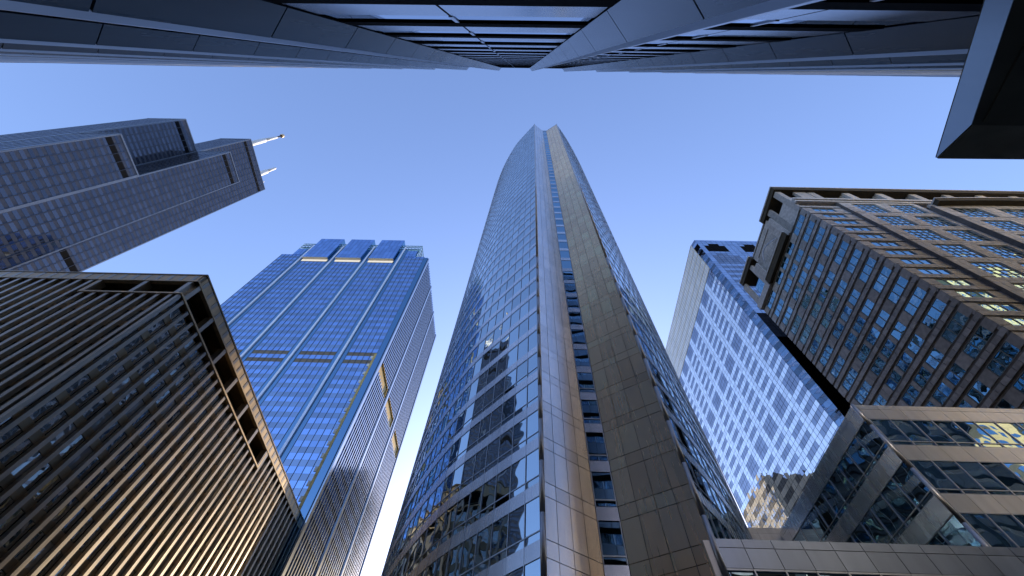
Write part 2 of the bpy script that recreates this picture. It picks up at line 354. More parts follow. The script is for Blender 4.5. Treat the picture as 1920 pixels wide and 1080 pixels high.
# ------------------------------------------------------------------ stepped black tower with masts
def black_tower():
    L = (-.0106, .0353); t = thing('stepped_tower', 'tall black stepped tower with white roof masts at left edge', 'skyscraper', (-215, 56, 0))
    A, Bx, W = -188.0, -208.5, 20.0; ys = [26.6, 46.5, 66.5, 86.5]
    tubes = [  # x front, x back, y0, y1, top
        (A, Bx, ys[0], ys[1], 204.5), (A, Bx, ys[1], ys[2], 278.0),
        (Bx, Bx - 24, ys[0], ys[1], 276.0), (Bx, Bx - 24, ys[1], ys[3], 337.0)]
    panes, louv, trim, span = [], [], [], []
    fl = 3.2
    for (xf, xb, y0, y1, top) in tubes:
        prism('core_wall', M['wl_span'], t, [(xb, y0), (xf, y0), (xf, y1), (xb, y1)], 0, top, L)
        faces = [(Fac((xf, y0), (xf, y1), L, (1, 0)), y1 - y0), (Fac((xb, y0), (xf, y0), L, (0, -1)), xf - xb)]
        for fi, (f, wd) in enumerate(faces):
            nb = 5 * max(1, round(wd / 20)); bay = (wd - .9) / nb
            z = 90.0 if fi == 0 else 90.0
            bands = [(top - 8.8, top - 5.6)] if top < 300 else [(top - 10, top - 6.2)]
            if (xf == Bx and top > 300): bands.append((170.5, 175))
            while z + fl < top - .5:
                inb = any(b0 - 1.6 < z + 1.0 < b1 - 1.0 for b0, b1 in bands)
                for b in range(nb):
                    a0 = .45 + b * bay
                    if inb:
                        if fi == 0: louv.append((M['black'], f, a0 + .12, a0 + bay - .12, z, z + fl - .02, -.05, .03))
                    else:
                        panes.append((M['wl_glass'], f, a0 + .22, a0 + bay - .22, z + 1.45, z + fl - .12, 0, .04))
                z += fl
            for b in range(nb + 1):
                a0 = .45 + b * bay; trim.append((M['wl_span'], f, a0 - .1, a0 + .1, 80, top, .0, .10))
            for e in (.0, wd - .55): trim.append((M['wl_trim'], f, e, e + .55, 60, top, .0, .12))
            trim.append((M['wl_trim'], f, 0, wd, top - .9, top, .12, .2))
    emit(t, 'window_pane', panes, 290, 6); emit(t, 'louvre', louv); emit(t, 'column_cover', trim, 60)
    # masts on the roof
    for i, (x, y, zb, zt) in enumerate(((-220, 52.6, 338, 405), (-220, 77.6, 338, 387))):
        x += L[0] * zb; y += L[1] * zb
        h = zt - zb
        mast = tube('mast', M['white'], t, (x, y, zb), (x + L[0] * h * .5, y + L[1] * h * .5, zb + h * .55), 2.1, 1.8)
        tube('mast_tip', M['white'], mast, (x + L[0] * h * .5, y + L[1] * h * .5, zb + h * .55), (x + L[0] * h * .85, y + L[1] * h * .85, zb + h * .85), 1.3, 1.0)
        if i == 0:
            tube('mast_spire', M['wl_span'], mast, (x + L[0] * h * .85, y + L[1] * h * .85, zb + h * .85), (x + L[0] * h, y + L[1] * h, zt), .8, .5)
            tube('beacon', M['bronze'], mast, (x + L[0] * h, y + L[1] * h, zt - 2), (x + L[0] * h, y + L[1] * h, zt + 1.5), 1.5, 1.5)
        else:
            tube('antenna', M['white'], t, (x - 2, y + 8, zb), (x - 2, y + 8.6, zb + 22), .35)
            tube('stay', M['wl_trim'], mast, (x - 2, y + 8, zb + 14), (x, y, zb + 3), .3)
black_tower()

# ------------------------------------------------------------------ bronze finned building
def bronze_building():
    t = thing('bronze_office_block', 'bronze office block with close vertical fins and dark rooftop openings at lower left', 'office building', (-50.28 - 24, 63, 0))
    X, Y, H, Y1, X0 = -50.28, 31.39, 60.0, 95.1, -112.0
    # body below, and a recessed body behind the rooftop openings
    prism('core_wall', M['core'], t, rect(X0, Y + .9, X - .9, Y1), 0, 54.0)
    prism('plant_room', M['core'], t, rect(X0, Y + 2.6, X - 2.6, Y1), 54.05, 57.6)
    prism('roof_slab', M['bronze_span'], t, rect(X0, Y + .12, X - .12, Y1), 57.75, 59.9)
    fy, fx = Fac((X, Y), (X0, Y), (0, 0), (0, -1)), Fac((X, Y), (X, Y1), (0, 0), (1, 0))
    W = {id(fy): fy.len, id(fx): fx.len}
    panes, span, fins, par, pfin = [], [], [], [], []
    for f, oend in ((fy, 15.5), (fx, 39.3)):
        pitch = 1.93; n = int(f.len / pitch); off = 1.35
        for k in range(-1, n):
            a0 = off + k * pitch; a1 = a0 + pitch
            if a1 > f.len: break
            a0c = max(a0, .25)
            top = 53.6 if a0 < oend else 57.3
            z = 53.9 - 3.9 * 13
            while z < top:
                z1 = min(z + 3.9, top)
                span.append((M['bronze_span'], f, a0c + .02, a1 - .02, z, z + 1.15, -.75, -.52))
                if z1 - z > 1.3: panes.append((M['bz_glass'], f, a0c + .02, a1 - .02, z + 1.18, z1 - .03, -.75, -.6))
                z += 3.9
            fins.append((M['bronze_fin'], f, a1 - .27, a1 + .27, 2, 53.75 if a1 < oend + .1 else 57.6, -.5, .0))
            par.append((M['bronze'], f, a0c + .30, a1 - .30, 57.95, 59.72, -.14, -.03))
            pfin.append((M['bronze_fin'], f, a1 - .27, a1 + .27, 57.9, 59.6, -.16, .0))
        # rooftop opening: ledge, header, uprights
        f.piece('opening_ledge', M['bronze'], t, 0, oend, 53.82, 54.12, -1.2, .12)
        f.piece('parapet_band', M['bronze'], t, 0.0, f.len, 57.62, 57.9, -.6, .08)
        f.piece('parapet_cap', M['bronze_span'], t, 0.0, f.len, 59.75, 60.0, -.5, .06)
        nm = max(1, round(oend / 6.3)); st = (oend - .6) / nm
        for k in range(0, nm + 1):
            a = .6 + k * st if k else 1.1
            f.piece('opening_post', M['bronze_fin'], t, a - .35, a + .35, 54.14, 57.6, -1.2, .0)
            if k < nm:
                f.piece('inner_window', M['sv_blue'], t, a + .9, a + st - .5, 54.3, 55.6, -2.58, -2.5)
                f.piece('inner_rail', M['bronze_span'], t, a + .5, a + st - .4, 56.0, 56.15, -2.2, -2.05)
        if f.len > oend + .5:
            f.piece('side_jamb', M['bronze'], t, oend, oend + .3, 53.9, 57.6, -1.2, .02)
    # round-looking corner pier
    prism('corner_pier', M['bronze_fin'], t, rect(X - .5, Y + .02, X - .02, Y + .5), 2, 53.75)
    emit(t, 'glass_pane', panes, 290, 9); emit(t, 'spandrel_panel', span, 290, 9); emit(t, 'fin', fins, 120, 6)
    emit(t, 'parapet_panel', par, 90, 5); emit(t, 'parapet_fin', pfin, 90, 4)
bronze_building()

# ------------------------------------------------------------------ cobalt glass tower with three roof boxes
def cobalt_tower():
    L = (.0053, -.0108); t = thing('glass_tower', 'cobalt blue glass tower with three roof boxes and silver finned side wall', 'skyscraper', (-88, 120, 0))
    X0, X1, Y0, Y1 = -128.3, -49.27, 95.91, 147.0
    prism('core_wall', M['core'], t, rect(X0 + .3, Y0 + .3, X1 - .5, Y1), 0, 200.2, L)
    prism('upper_core', M['sv_blue'], t, rect(-121, Y0 + .6, -57.0, Y1 - 8), 200.25, 208.0, L)
    f = Fac((X0, Y0), (X1, Y0), L, (0, -1)); g = Fac((X1, Y0), (X1, Y1), L, (1, 0))
    A = lambda x: x - X0
    strips = [-115.6, -98.7, -81.4, -64.0]
    panes, span, mull, louv, whites = [], [], [], [], []
    fl = 4.15; z0 = 114.2 - fl * 18
    bays = [(X0 + .3, strips[0] - 2.1, 5)] + [(strips[i] + 2.1, strips[i + 1] - 2.1, 6) for i in range(3)] + [(strips[3] + 2.1, X1 - 2.0, 5)]
    for bi, (x0, x1, n) in enumerate(bays):
        w_ = (x1 - x0) / n; mid = 1 <= bi <= 3
        for j in range(48):
            z = z0 + j * fl
            if z < 39 or z + fl > 201.6: continue
            if mid and z > 193.4: continue
            for k in range(n):
                a0 = A(x0 + k * w_)
                lv = 114.0 < z + 1 < 120.0
                span.append((M['louvre'] if lv else M['sv_span'], f, a0 + .07, a0 + w_ - .07, z, z + 1.95, -.1, .02 if not lv else -.04))
                panes.append((M['sv_glass'], f, a0 + .07, a0 + w_ - .07, z + 2.0, z + fl - .02, -.1, .0))
        top = 193.6 if mid else 201.3
        for k in range(n + 1): mull.append((M['mull_dark'], f, A(x0 + k * w_) - .07, A(x0 + k * w_) + .07, 40, top, -.1, .08))
    # teal recesses and pale pilasters
    for x in strips:
        whites.append((M['sv_white'], f, A(x) - .42, A(x) + .42, 40, 212.5, -.1, .55))
        f.piece('recess_glass', M['sv_blue'], t, A(x) - 2.02, A(x) - .44, 40, 210 if x > -70 else 209, -.1, .0)
        f.piece('recess_glass', M['sv_blue'], t, A(x) + .44, A(x) + 2.02, 40, 210 if x > -70 else 209, -.1, .0)
    emit(t, 'pilaster', whites)
    f.piece('corner_glass', M['sv_blue'], t, A(X1) - 1.9, A(X1) + .1, 40, 200.2, -.1, .10)
    emit(t, 'glass_pane', panes, 290, 7.5); emit(t, 'spandrel_pane', span, 290, 7.5); emit(t, 'mullion', mull, 60, 4)
    # floors above 200 on the right and left bays, up to the lattice
    for x0, x1 in ((-61.9, -56.5), (-122.5, -117.7)):
        up = []
        for k in range(3):
            for z in (200.3, 204.4):
                w_ = (x1 - x0) / 3
                up.append((M['sv_glass'], f, A(x0 + k * w_) + .05, A(x0 + (k + 1) * w_) - .05, z, z + 4.0, -.1, 0))
        emit(t, 'upper_pane', up)
    # steel lattice screen round the roof
    B = Bag()
    for x0, x1 in ((-122.5, -113.9), (-100.8, -96.2), (-83.4, -79.4), (-66.2, -55.4)):
        x = x0
        while x <= x1 + .01: f.bag(B, A(x) - .14, A(x) + .14, 207.5, 215.6, -.4, -.1); x += (x1 - x0) / max(1, round((x1 - x0) / 1.8))
        for z in (208.6, 211, 213.3, 215.4): f.bag(B, A(x0), A(x1), z, z + .35, -.45, -.05)
    h = Fac((-55.4, Y0), (-55.4, Y0 + 18), L, (1, 0))
    for k in range(8): h.bag(B, k * 2.4, k * 2.4 + .28, 200.3, 215.6, -.3, 0)
    for z in (203, 206, 209, 212, 215.3): h.bag(B, 0, 18, z, z + .35, -.35, .05)
    B.build('roof_lattice', M['lattice'], t)
    prism('roof_screen', M['sv_blue'], t, rect(-121.5, Y0 + 1.2, -56.5, Y0 + 1.5), 208.1, 213.5, L)
    # three projecting roof boxes
    for x0, x1 in ((-114.3, -101.0), (-96.9, -83.6), (-79.5, -66.4)):
        box = prism('roof_box', M['sv_blue'], t, rect(x0 + .1, Y0 - 1.2, x1, Y0 + 6), 196.0, 219.6, L)
        q = Fac((x0, Y0 - 1.3), (x1, Y0 - 1.3), L, (0, -1)); items = []
        n = 6; w_ = (x1 - x0) / n
        for k in range(n):
            for j in range(6):
                items.append((M['sv_glass'], q, k * w_ + .07, (k + 1) * w_ - .07, 196.1 + j * 3.95, 196.1 + (j + 1) * 3.95 - .06, -.05, .05))
            q.piece('soffit_panel', M['cream'], box, k * w_ + .04, (k + 1) * w_ - .04, 195.6, 195.95, -1.3, 0)
            q.piece('added_soffit_glow', M['glow'], box, k * w_ + .04, (k + 1) * w_ - .04, 193.7, 195.5, -1.3, -1.2)
        emit(box, 'box_pane', items, 290, 5)
    # finned side wall
    prism('side_spandrels', M['sv_span'], t, [(X1 - .5, Y0 + .4), (X1 - .35, Y0 + .4), (X1 - .35, Y1), (X1 - .5, Y1)], 0, 200.1, L)
    sp, fins, cols = [], [], []
    cy = [.9, 17.6, 34.2, 50.4]
    for c in cy: cols.append((M['sv_fin'], g, c - .6, c + .6, 30, 200.2, -.3, .65))
    op = [(3.0, 15.4), (19.5, 31.8), (36.6, 48.6)]
    for i in range(3):
        a0, a1 = cy[i] + .9, cy[i + 1] - .9; n = 10; w_ = (a1 - a0) / n
        for k in range(n + 1):
            a = a0 + k * w_
            inop = op[i][0] < a < op[i][1]
            if inop:
                fins.append((M['sv_fin'], g, a - .25, a + .25, 30, 113.4, -.3, .45)); fins.append((M['sv_fin'], g, a - .25, a + .25, 118.2, 200.1, -.3, .45))
            else: fins.append((M['sv_fin'], g, a - .25, a + .25, 30, 200.1, -.3, .45))
        for j in range(48):
            z = z0 + j * fl
            if z < 39 or z + fl > 201.6 or 112.9 < z + 1 < 117.9: continue
            for k in range(n): sp.append((M['bz_glass'] if False else M['sv_glass'], g, a0 + k * w_ + .22, a0 + (k + 1) * w_ - .22, z + 1.5, z + fl - .02, -.34, -.2))
        # mechanical floor opening lined in ochre
        g.piece('opening_soffit', M['gold'], t, op[i][0], op[i][1], 117.9, 118.15, -.45, .42)
        g.piece('opening_back', M['gold'], t, op[i][0], op[i][1], 113.5, 117.85, -.33, -.05)
        g.piece('opening_jamb', M['gold'], t, op[i][1] - .25, op[i][1], 113.5, 117.85, -.04, .42)
    emit(t, 'side_fin', fins, 120, 3); emit(t, 'side_column', cols); emit(t, 'side_pane', sp, 290, 7)
    # reflection of something sunlit, built as ochre strip and cream blocks by the corner
    for k in range(19):
        z = 41.0 + k * 4.15
        f.piece('reflection_strip', M['gold'], t, A(X1) - 2.75, A(X1) - 1.95, z, z + 4.05, -.1, .12)
        f.piece('reflection_patch', M['cream'], t, A(X1) - 3.5, A(X1) - 2.8, z + 1.2, z + 2.6, -.05, .14)
cobalt_tower()

# ------------------------------------------------------------------ central tower with curved glass flanks and notched nose
def catmull(pts, step):
    out = []; P = [Vector(p) for p in pts]; P = [P[0] * 2 - P[1]] + P + [P[-1] * 2 - P[-2]]
    fine = []
    for i in range(1, len(P) - 2):
        for k in range(40):
            s = k / 40
            fine.append(.5 * ((2 * P[i]) + (-P[i - 1] + P[i + 1]) * s + (2 * P[i - 1] - 5 * P[i] + 4 * P[i + 1] - P[i + 2]) * s * s + (-P[i - 1] + 3 * P[i] - 3 * P[i + 1] + P[i + 2]) * s ** 3))
    fine.append(P[-2]); out = [fine[0]]; acc = 0
    for a, b in zip(fine, fine[1:]):
        acc += (b - a).length
        if acc >= step: out.append(b); acc = 0
    return out
def central_tower():
    L = (.0223, .0076); t = thing('curved_glass_tower', 'tall silver tower with curved glass flanks and a notched steel nose at centre', 'skyscraper', (6, 75, 0))
    H = 207.0
    cL, nl, nr, cR = (1.50, 25.27), (5.45, 28.0), (7.10, 28.0), (11.68, 25.11)
    left = catmull([cL, (-2.6, 29.6), (-7.6, 35.6), (-13.2, 46.0), (-17.2, 57.5), (-20.4, 70.0), (-22.2, 83), (-22.8, 97), (-21.5, 112)], 1.5)
    right = catmull([cR, (15.6, 29.9), (20.8, 37.4), (25.9, 46.0), (30.3, 55.2), (34.6, 66.0), (37.6, 77), (39.2, 90), (38.6, 104)], 1.5)
    plan = [tuple(p) for p in [Vector(cL), Vector(nl), Vector(nr)] + right] + [tuple(p) for p in reversed(left[1:])]
    n = len(plan); cen = Vector((8, 62))
    inner = []
    for i, p in enumerate(plan):
        a, b = Vector(plan[i - 1]), Vector(plan[(i + 1) % n]); d = (b - a).normalized(); inner.append((p[0] - d.y * .18, p[1] + d.x * .18))
    prism('core_wall', M['mull_dark'], t, inner, 0, H - .6, L)
    fl = 3.92; zb = 16.12 - fl * 4; NF = 53
    panes, span, frames = [], [], []
    for side, pts in ((-1, left), (1, right)):
        for a, b in zip(pts, pts[1:]):
            mid = (a + b) / 2; f = Fac(a, b, L, (side * 3, -1))
            if side < 0 and f.n.x > 0: f = Fac(a, b, L, (-1, 0))
            if side > 0 and f.n.x < 0: f = Fac(a, b, L, (1, 0))
            w_ = f.len
            for j in range(NF):
                z = zb + j * fl
                if z < 5 or z + fl > H + 1: continue
                low = z < 32
                span.append((M['steel_band'], f, .02, w_ - .02, z + 2.87, z + fl - .02, -.1, .03))
                if low:
                    panes.append((M['hy_glass'], f, .04, w_ - .04, z + .58, z + 2.83, -.1, -.02))
                    panes.append((M['hy_glass'], f, .04, w_ - .04, z + .02, z + .50, -.1, -.02))
                    frames.append((M['frame'], f, 0, w_, z + .5, z + .58, -.1, .02))
                else:
                    panes.append((M['hy_glass'], f, .04, w_ - .04, z + .02, z + 2.83, -.1, -.02))
            frames.append((M['frame'], f, -.03, .03, 5, H, -.1, .035))
    emit(t, 'glass_pane', panes, 295, 9); emit(t, 'steel_band', span, 295, 9); emit(t, 'window_bar', frames, 60, 8)
    # steel nose: two panelled walls and the window slot
    pn, sw, sb, fr = [], [], [], []
    for p0, p1, n_, o, pm in ((cL, nl, 4, (1, -1), M['steel']), (nr, cR, 4, (-1, -1), M['reflect_steel'])):
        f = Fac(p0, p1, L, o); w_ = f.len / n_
        for j in range(NF):
            z = zb + j * fl
            if z < 3 or z + fl > H + 1: continue
            for k in range(n_):
                pn.append((pm, f, k * w_ + .02, (k + 1) * w_ - .02, z + .025, z + 2.83, -.1, 0))
                pn.append((pm, f, k * w_ + .02, (k + 1) * w_ - .02, z + 2.875, z + fl - .025, -.1, 0))
    f = Fac(nl, nr, L, (0, -1))
    for j in range(NF):
        z = zb + j * fl
        if z < 3 or z + fl > H + 1: continue
        sb.append((M['steel'], f, .03, f.len - .03, z + 2.88, z + fl - .03, -.1, -.02))
        if z < 32:
            sw.append((M['hy_strip'], f, .10, f.len - .10, z + .55, z + 2.8, -.1, -.06)); sw.append((M['hy_strip'], f, .10, f.len - .10, z + .05, z + .45, -.1, -.06))
            fr.append((M['frame'], f, .03, f.len - .03, z + .45, z + .55, -.1, .0))
        else: sw.append((M['hy_strip'], f, .08, f.len - .08, z + .05, z + 2.82, -.1, -.06))
        fr.append((M['frame'], f, .03, .09, z, z + 2.86, -.1, .0)); fr.append((M['frame'], f, f.len - .09, f.len - .03, z, z + 2.86, -.1, .0))
    emit(t, 'steel_panel', pn, 298, 8); emit(t, 'slot_window', sw, 100, 5); emit(t, 'slot_panel', sb, 60, 5); emit(t, 'slot_frame', fr, 40, 4)
    for c in (cL, cR):
        top = H; z = 2.0
        k = 0
        while z < top:
            z1 = min(z + fl, top)
            if k < 14 or z1 >= top:
                tube('corner_tube', M['tube'], t, (c[0] + L[0] * z, c[1] + L[1] * z - .02, z), (c[0] + L[0] * (z1 - .04), c[1] + L[1] * (z1 - .04) - .02, z1 - .04), .19)
                z = z1
            else:
                tube('corner_tube', M['tube'], t, (c[0] + L[0] * z, c[1] + L[1] * z - .02, z), (c[0] + L[0] * (top - 2), c[1] + L[1] * (top - 2) - .02, top - 2), .19); z = top
            k += 1
central_tower()

# ------------------------------------------------------------------ striped mirror tower
def mirror_tower():
    L = (-.0288, -.0624); t = thing('mirror_glass_tower', 'pale mirror glass tower with stepped dark window bars and painted sunlit crown behind', 'skyscraper', (105, 110, 0))
    X, Y, H, Y1, X1 = 80.2, 78.87, 170.0, 140.0, 135.0
    cx, cy = 81.1, 81.5; xc = 80.2
    prism('core_wall', M['mull_dark'], t, [(cx + .1, Y + .2), (X1, Y + .2), (X1, Y1), (xc + .2, Y1), (xc + .2, cy + .1)], 0, H - .3, L)
    f = Fac((xc, cy), (xc, Y1), L, (-1, 0)); g = Fac((cx, Y), (X1, Y), L, (0, -1)); h = Fac((xc, cy), (cx, Y), L, (-1, -.4))
    rows, light, dark, blk, blue = [], [], [], [], []
    rh, cw = 1.72, 1.52
    panes = []
    nr = int((149.6) / rh); nc = int(f.len / cw)
    for r in range(nr):
        z = 149.8 - (r + 1) * rh
        if z < 20: break
        for c in range(nc):
            a = c * cw; ph = c % 8; band = r % 12
            d = False
            d = c % 6 < 4 and (r % 2 == 0 or r % 16 == 1)
            panes.append((M['fl_dark'] if d else M['fl_light'], f, a + .06, a + cw - .06, z + .05, z + rh - .05, -.1, 0))
    # top floors: sunlight on them put into cream panes and bars
    crown, bars = [], []
    for r in range(5):
        for c in range(nc): crown.append((M['crown'], f, c * cw + .07, (c + 1) * cw - .07, 150 + r * 4 + .07, 154 + r * 4 - .07, -.1, .02))
    for c in range(nc + 1): bars.append((M['painted_sun_bar'], f, c * cw - .12, c * cw + .12, 149.9, 170.05, -.1, .07))
    for r in range(6): bars.append((M['painted_sun_bar'], f, 0, nc * cw, 149.88 + r * 4, 150.12 + r * 4, -.1, .09))
    # street front: lavender rows, dark stepped louvres, black glass lower down
    gw = 2.15; gn = int(g.len / gw); rr = int((H - 20) / rh)
    for r in range(rr):
        z = H - (r + 1) * rh
        for c in range(gn):
            m = M['fl_blue']; top = r
            if 2 <= r <= 5:
                ph = c % 7
                if r == 2: b = ph in (2, 3)
                else: b = 1 <= ph <= 4 or (r < 6 and ph == 1)
                if b: m = M['black']
            elif 7 <= r <= 11:
                ph = c % 7; 
                if (r == 7 and ph in (2, 3)) or (r > 7 and 1 <= ph <= 5): m = M['fl_dark']
            elif r > 12 and r % 2 == 1 and c % 7 > 0: m = M['fl_dark']
            if z < 115.5: m = M['fl_black']
            panes.append((m, g, c * gw + .06, (c + 1) * gw - .06, z + .05, z + rh - .05, -.1, 0 if m != M['black'] else -.05))
        m = M['fl_blue'] if r % 3 else M['fl_dark']
        if r in (2, 3, 5): m = M['black']
        panes.append((m, h, .04, h.len - .04, z + .03, z + rh - .03, -.1, 0))
    emit(t, 'glass_pane', panes, 298, 8); emit(t, 'painted_sun_pane', crown, 120, 7); emit(t, 'painted_sun_bar', bars, 60, 5)
mirror_tower()

# ------------------------------------------------------------------ granite building on the right
def granite_building():
    KS[0] = 1.35
    L = (-.0286, -.0411); t = thing('granite_building', 'grey brown granite office building with paired windows and open roof colonnade at right', 'office building', (121, 57, 0))
    X, Y, X1, Y1 = 57.2, 28.17, 122.0, 51.9
    TOP = 83.6
    prism('core_wall', M['core'], t, rect(X + .55, Y + .55, X1, Y1), 0, TOP, L)
    f = Fac((X, Y), (X1, Y), L, (0, -1)); g = Fac((X, Y), (X, Y1), L, (-1, 0))
    A = lambda x: x - X
    blocks, wins, bars, rev, bands = [], [], [], [], []
    BL, DK, LT = M['stone'], M['stone_dk'], M['stone_lt']
    fl = 3.02; zt = 80.55      # head of the topmost window row
    NR = 24
    # --- side wall: five window columns
    cols = [(1.2, 5.2, 3), (7.0, 9.5, 1), (10.2, 12.8, 1), (13.5, 16.3, 1), (18.3, 22.3, 3)]
    edges = [0.0] + [v for c in cols for v in c[:2]] + [23.7]
    def blockrow(fc, a0, a1, z0, z1, c0, c1, bw=1.15, mat=BL, sep=.03):
        n = max(1, round((a1 - a0) / bw)); w_ = (a1 - a0) / n
        for k in range(n): blocks.append((mat, fc, a0 + k * w_ + sep, a0 + (k + 1) * w_ - sep, z0 + sep, z1 - sep, c0, c1))
    def window(fc, a0, a1, z0, z1, nm, c=-.16, nt=0):
        w_ = (a1 - a0) / nm
        for k in range(nm):
            zs = [z0 + (z1 - z0) * i / (nt + 1) for i in range(nt + 2)]
            for q0, q1 in zip(zs, zs[1:]): wins.append((M['br_glass'], fc, a0 + k * w_ + .05, a0 + (k + 1) * w_ - .05, q0 + .05, q1 - .05, c - .05, c))
        for k in range(nm + 1): bars.append((M['br_frame'], fc, a0 + k * w_ - .05, a0 + k * w_ + .05, z0, z1, c - .05, c + .07))
        for i in range(nt + 2):
            zz = z0 + (z1 - z0) * i / (nt + 1); bars.append((M['br_frame'], fc, a0, a1, zz - .04, zz + .04, c - .05, c + .06))
    for r in range(NR):
        zh = zt - r * fl; zl = zh - 1.62
        for (a0, a1, nm) in cols: window(g, a0, a1, zl, zh, 2 if nm == 1 else 3)
        for e in range(0, len(edges), 2): blockrow(g, edges[e], edges[e + 1], zl, zh, -.5, 0 if e in (0, 10) else -.06, 1.3)
        # spandrel: stone course between two dark grooves
        zz = zh; z2 = zh + fl - 1.62
        blockrow(g, 0, 23.7, zz + .34, z2 - .34, -.5, .0)
        g.bag_items = None
        for q0, q1 in ((zz, zz + .34), (z2 - .34, z2)): rev.append((DK, g, 0.0, 23.7, q0, q1, -.5, -.14))
    # --- front: narrow-window corner part
    for r in range(NR):
        zh = 80.5 - r * fl; zl = zh - 1.62
        window(f, A(58.9), A(63.1), zl, zh, 3)
        blockrow(f, 0, A(58.9), zl, zh, -.5, 0, 1.7); blockrow(f, A(63.1), A(65.0), zl, zh, -.5, 0, 1.9)
        z2 = zh + fl - 1.62
        rev.append((DK, f, 0.0, A(65), zh, zh + .28, -.5, -.1)); blockrow(f, 0, A(65), zh + .28, z2 - .28, -.5, .05); rev.append((LT, f, 0.0, A(65), z2 - .28, z2, -.5, -.02))
    # --- front: projecting bays with two-storey windows
    pf = .55
    f2 = Fac((65.0, Y - pf), (X1, Y - pf), L, (0, -1)); B2 = lambda x: x - 65.0
    f3 = Fac((80.2, Y - 1.35), (X1, Y - 1.35), L, (0, -1)); B3 = lambda x: x - 80.2
    prism('bay_core', M['core'], t, rect(65.35, Y + .1, 80.2, Y + .6), 0, 82.4, L)
    prism('outer_bay_core', M['core'], t, rect(80.55, Y - .75, X1, Y + .55), 0, 79.4, L)
    w2 = [(67.2, 72.0), (74.3, 79.1)]; w3 = [(82.6, 88.0), (91.2, 96.6), (99.8, 105.2), (108.4, 113.8)]
    for fc, Bf, ws, x0, x1, ztop, dep in ((f2, B2, w2, 65.0, 80.2, 81.85, .5), (f3, B3, w3, 80.2, 117.0, 78.4, .5)):
        e = [x0] + [v for w_ in ws for v in w_] + [x1]
        for r in range(12):
            zh = ztop - r * 6.04; zl = zh - 4.42
            for x in ws: window(fc, Bf(x[0]) + .15, Bf(x[1]) - .15, zl + .1, zh - .1, 4, -.2, 3)
            for k in range(0, len(e), 2): blockrow(fc, Bf(e[k]), Bf(e[k + 1]), zl, zl + 2.2, -.5, 0, 1.2); blockrow(fc, Bf(e[k]), Bf(e[k + 1]), zl + 2.2, zh, -.5, 0, 1.2)
            blockrow(fc, 0, Bf(x1), zh + .03, zh + .75, -.5, -.05, 1.25); blockrow(fc, 0, Bf(x1), zh + .75, zh + 1.6, -.5, -.05, 1.25)
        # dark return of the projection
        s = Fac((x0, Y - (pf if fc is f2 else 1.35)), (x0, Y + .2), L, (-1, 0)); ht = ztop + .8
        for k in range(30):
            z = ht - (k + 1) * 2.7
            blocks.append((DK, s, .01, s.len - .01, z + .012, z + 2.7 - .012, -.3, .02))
    emit(t, 'stone_block', blocks, 298, 10); emit(t, 'window_pane', wins, 298, 7); emit(t, 'window_frame', bars, 298, 6)
    emit(t, 'recessed_course', rev, 60, 6)
    # --- ledge below the colonnade
    z0, z1 = 82.6, 84.1
    led = [(LT, f, 0, A(X1), z0 + .15, z0 + .8, -.5, .62), (LT, f, 0, A(X1), z0 + .83, z1, -.5, .85)]
    emit(t, 'ledge', led, 9, 0)
    # --- colonnade: rail, columns, architrave, roof slab with deep soffit
    f.piece('colonnade_rail', LT, t, 0, A(X1), 84.15, 85.2, -.6, .1)
    for x in (63.9, 71.3, 78.3, 85.3, 92.3, 99.3, 106.3, 113.3):
        col = f.piece('column', BL, t, A(x), A(x) + 1.5, 85.25, 90.0, -.5, .05)
        for q in range(3): f.piece('column_rib', DK, col, A(x) - .05, A(x) + 1.0, 85.7 + q * 1.35, 86.3 + q * 1.35, -2.2, -.55)
        f.piece('inner_column', BL, t, A(x) - .2, A(x) + 1.2, 85.25, 90.0, -2.3, -.56)
    f.piece('corner_wall', BL, t, 0, A(58.3), 85.25, 90.0, -.5, .05); f.piece('corner_wall', BL, t, A(61.0), A(63.6), 85.25, 90.0, -.5, .05)
    f.piece('corner_panel', LT, t, A(58.4), A(60.9), 85.25, 86.5, -.45, .0)
    Xs, Ys = X - .35, Y - .55
    prism('roof_slab', M['soffit'], t, [(Xs, Ys), (X1, Ys), (X1, Y + 2.6), (X + 3.2, Y + 2.6), (X + 3.2, 35.4), (X - .35, 35.4)], 90.05, 91.2, L)
    prism('roof_edge', LT, t, [(Xs - .12, Ys - .12), (X1, Ys - .12), (X1, Ys + .3), (Xs + .3, Ys + .3), (Xs + .3, 35.4), (Xs - .12, 35.4)], 91.22, 91.6, L)
    prism('roof_slab', M['soffit'], t, [(X + .75, 35.45), (X + 3.5, 35.45), (X + 3.5, 44.0), (X + .75, 44.0)], 90.05, 91.2, L)
    prism('roof_edge', LT, t, [(X + .63, 35.45), (X + 1.0, 35.45), (X + 1.0, 44.0), (X + .63, 44.0)], 91.22, 91.6, L)
    prism('roof_slab', M['soffit'], t, [(X - .35, 44.05), (X + 6, 44.05), (X + 6, 51.2), (X - .35, 51.2)], 90.05, 91.2, L)
    prism('roof_edge', LT, t, [(X - .47, 44.05), (X - .05, 44.05), (X - .05, 51.3), (X - .47, 51.3)], 91.22, 91.6, L)
    # side wall above the windows: piers, blind panel with its dark bracket beam, gap open to the sky
    g.piece('corner_pier', BL, t, 0, 1.1, 81.0, 90.0, -.5, .05)
    g.piece('corner_pier', BL, t, 3.9, 5.2, 81.0, 90.0, -.5, .05)
    g.piece('gap_sill', LT, t, 1.12, 3.88, 81.0, 86.3, -.5, .02)
    g.piece('tall_pilaster', LT, t, 5.3, 6.3, 81.0, 88.5, -.5, .35)
    wallp = []
    for i in range(6):
        for j in range(4): wallp.append((BL, g, 6.4 + i * 1.55, 7.92 + i * 1.55, 82.6 + j * 1.85, 84.42 + j * 1.85, -.5, -.05))
    emit(t, 'blind_panel', wallp, 40, 0)
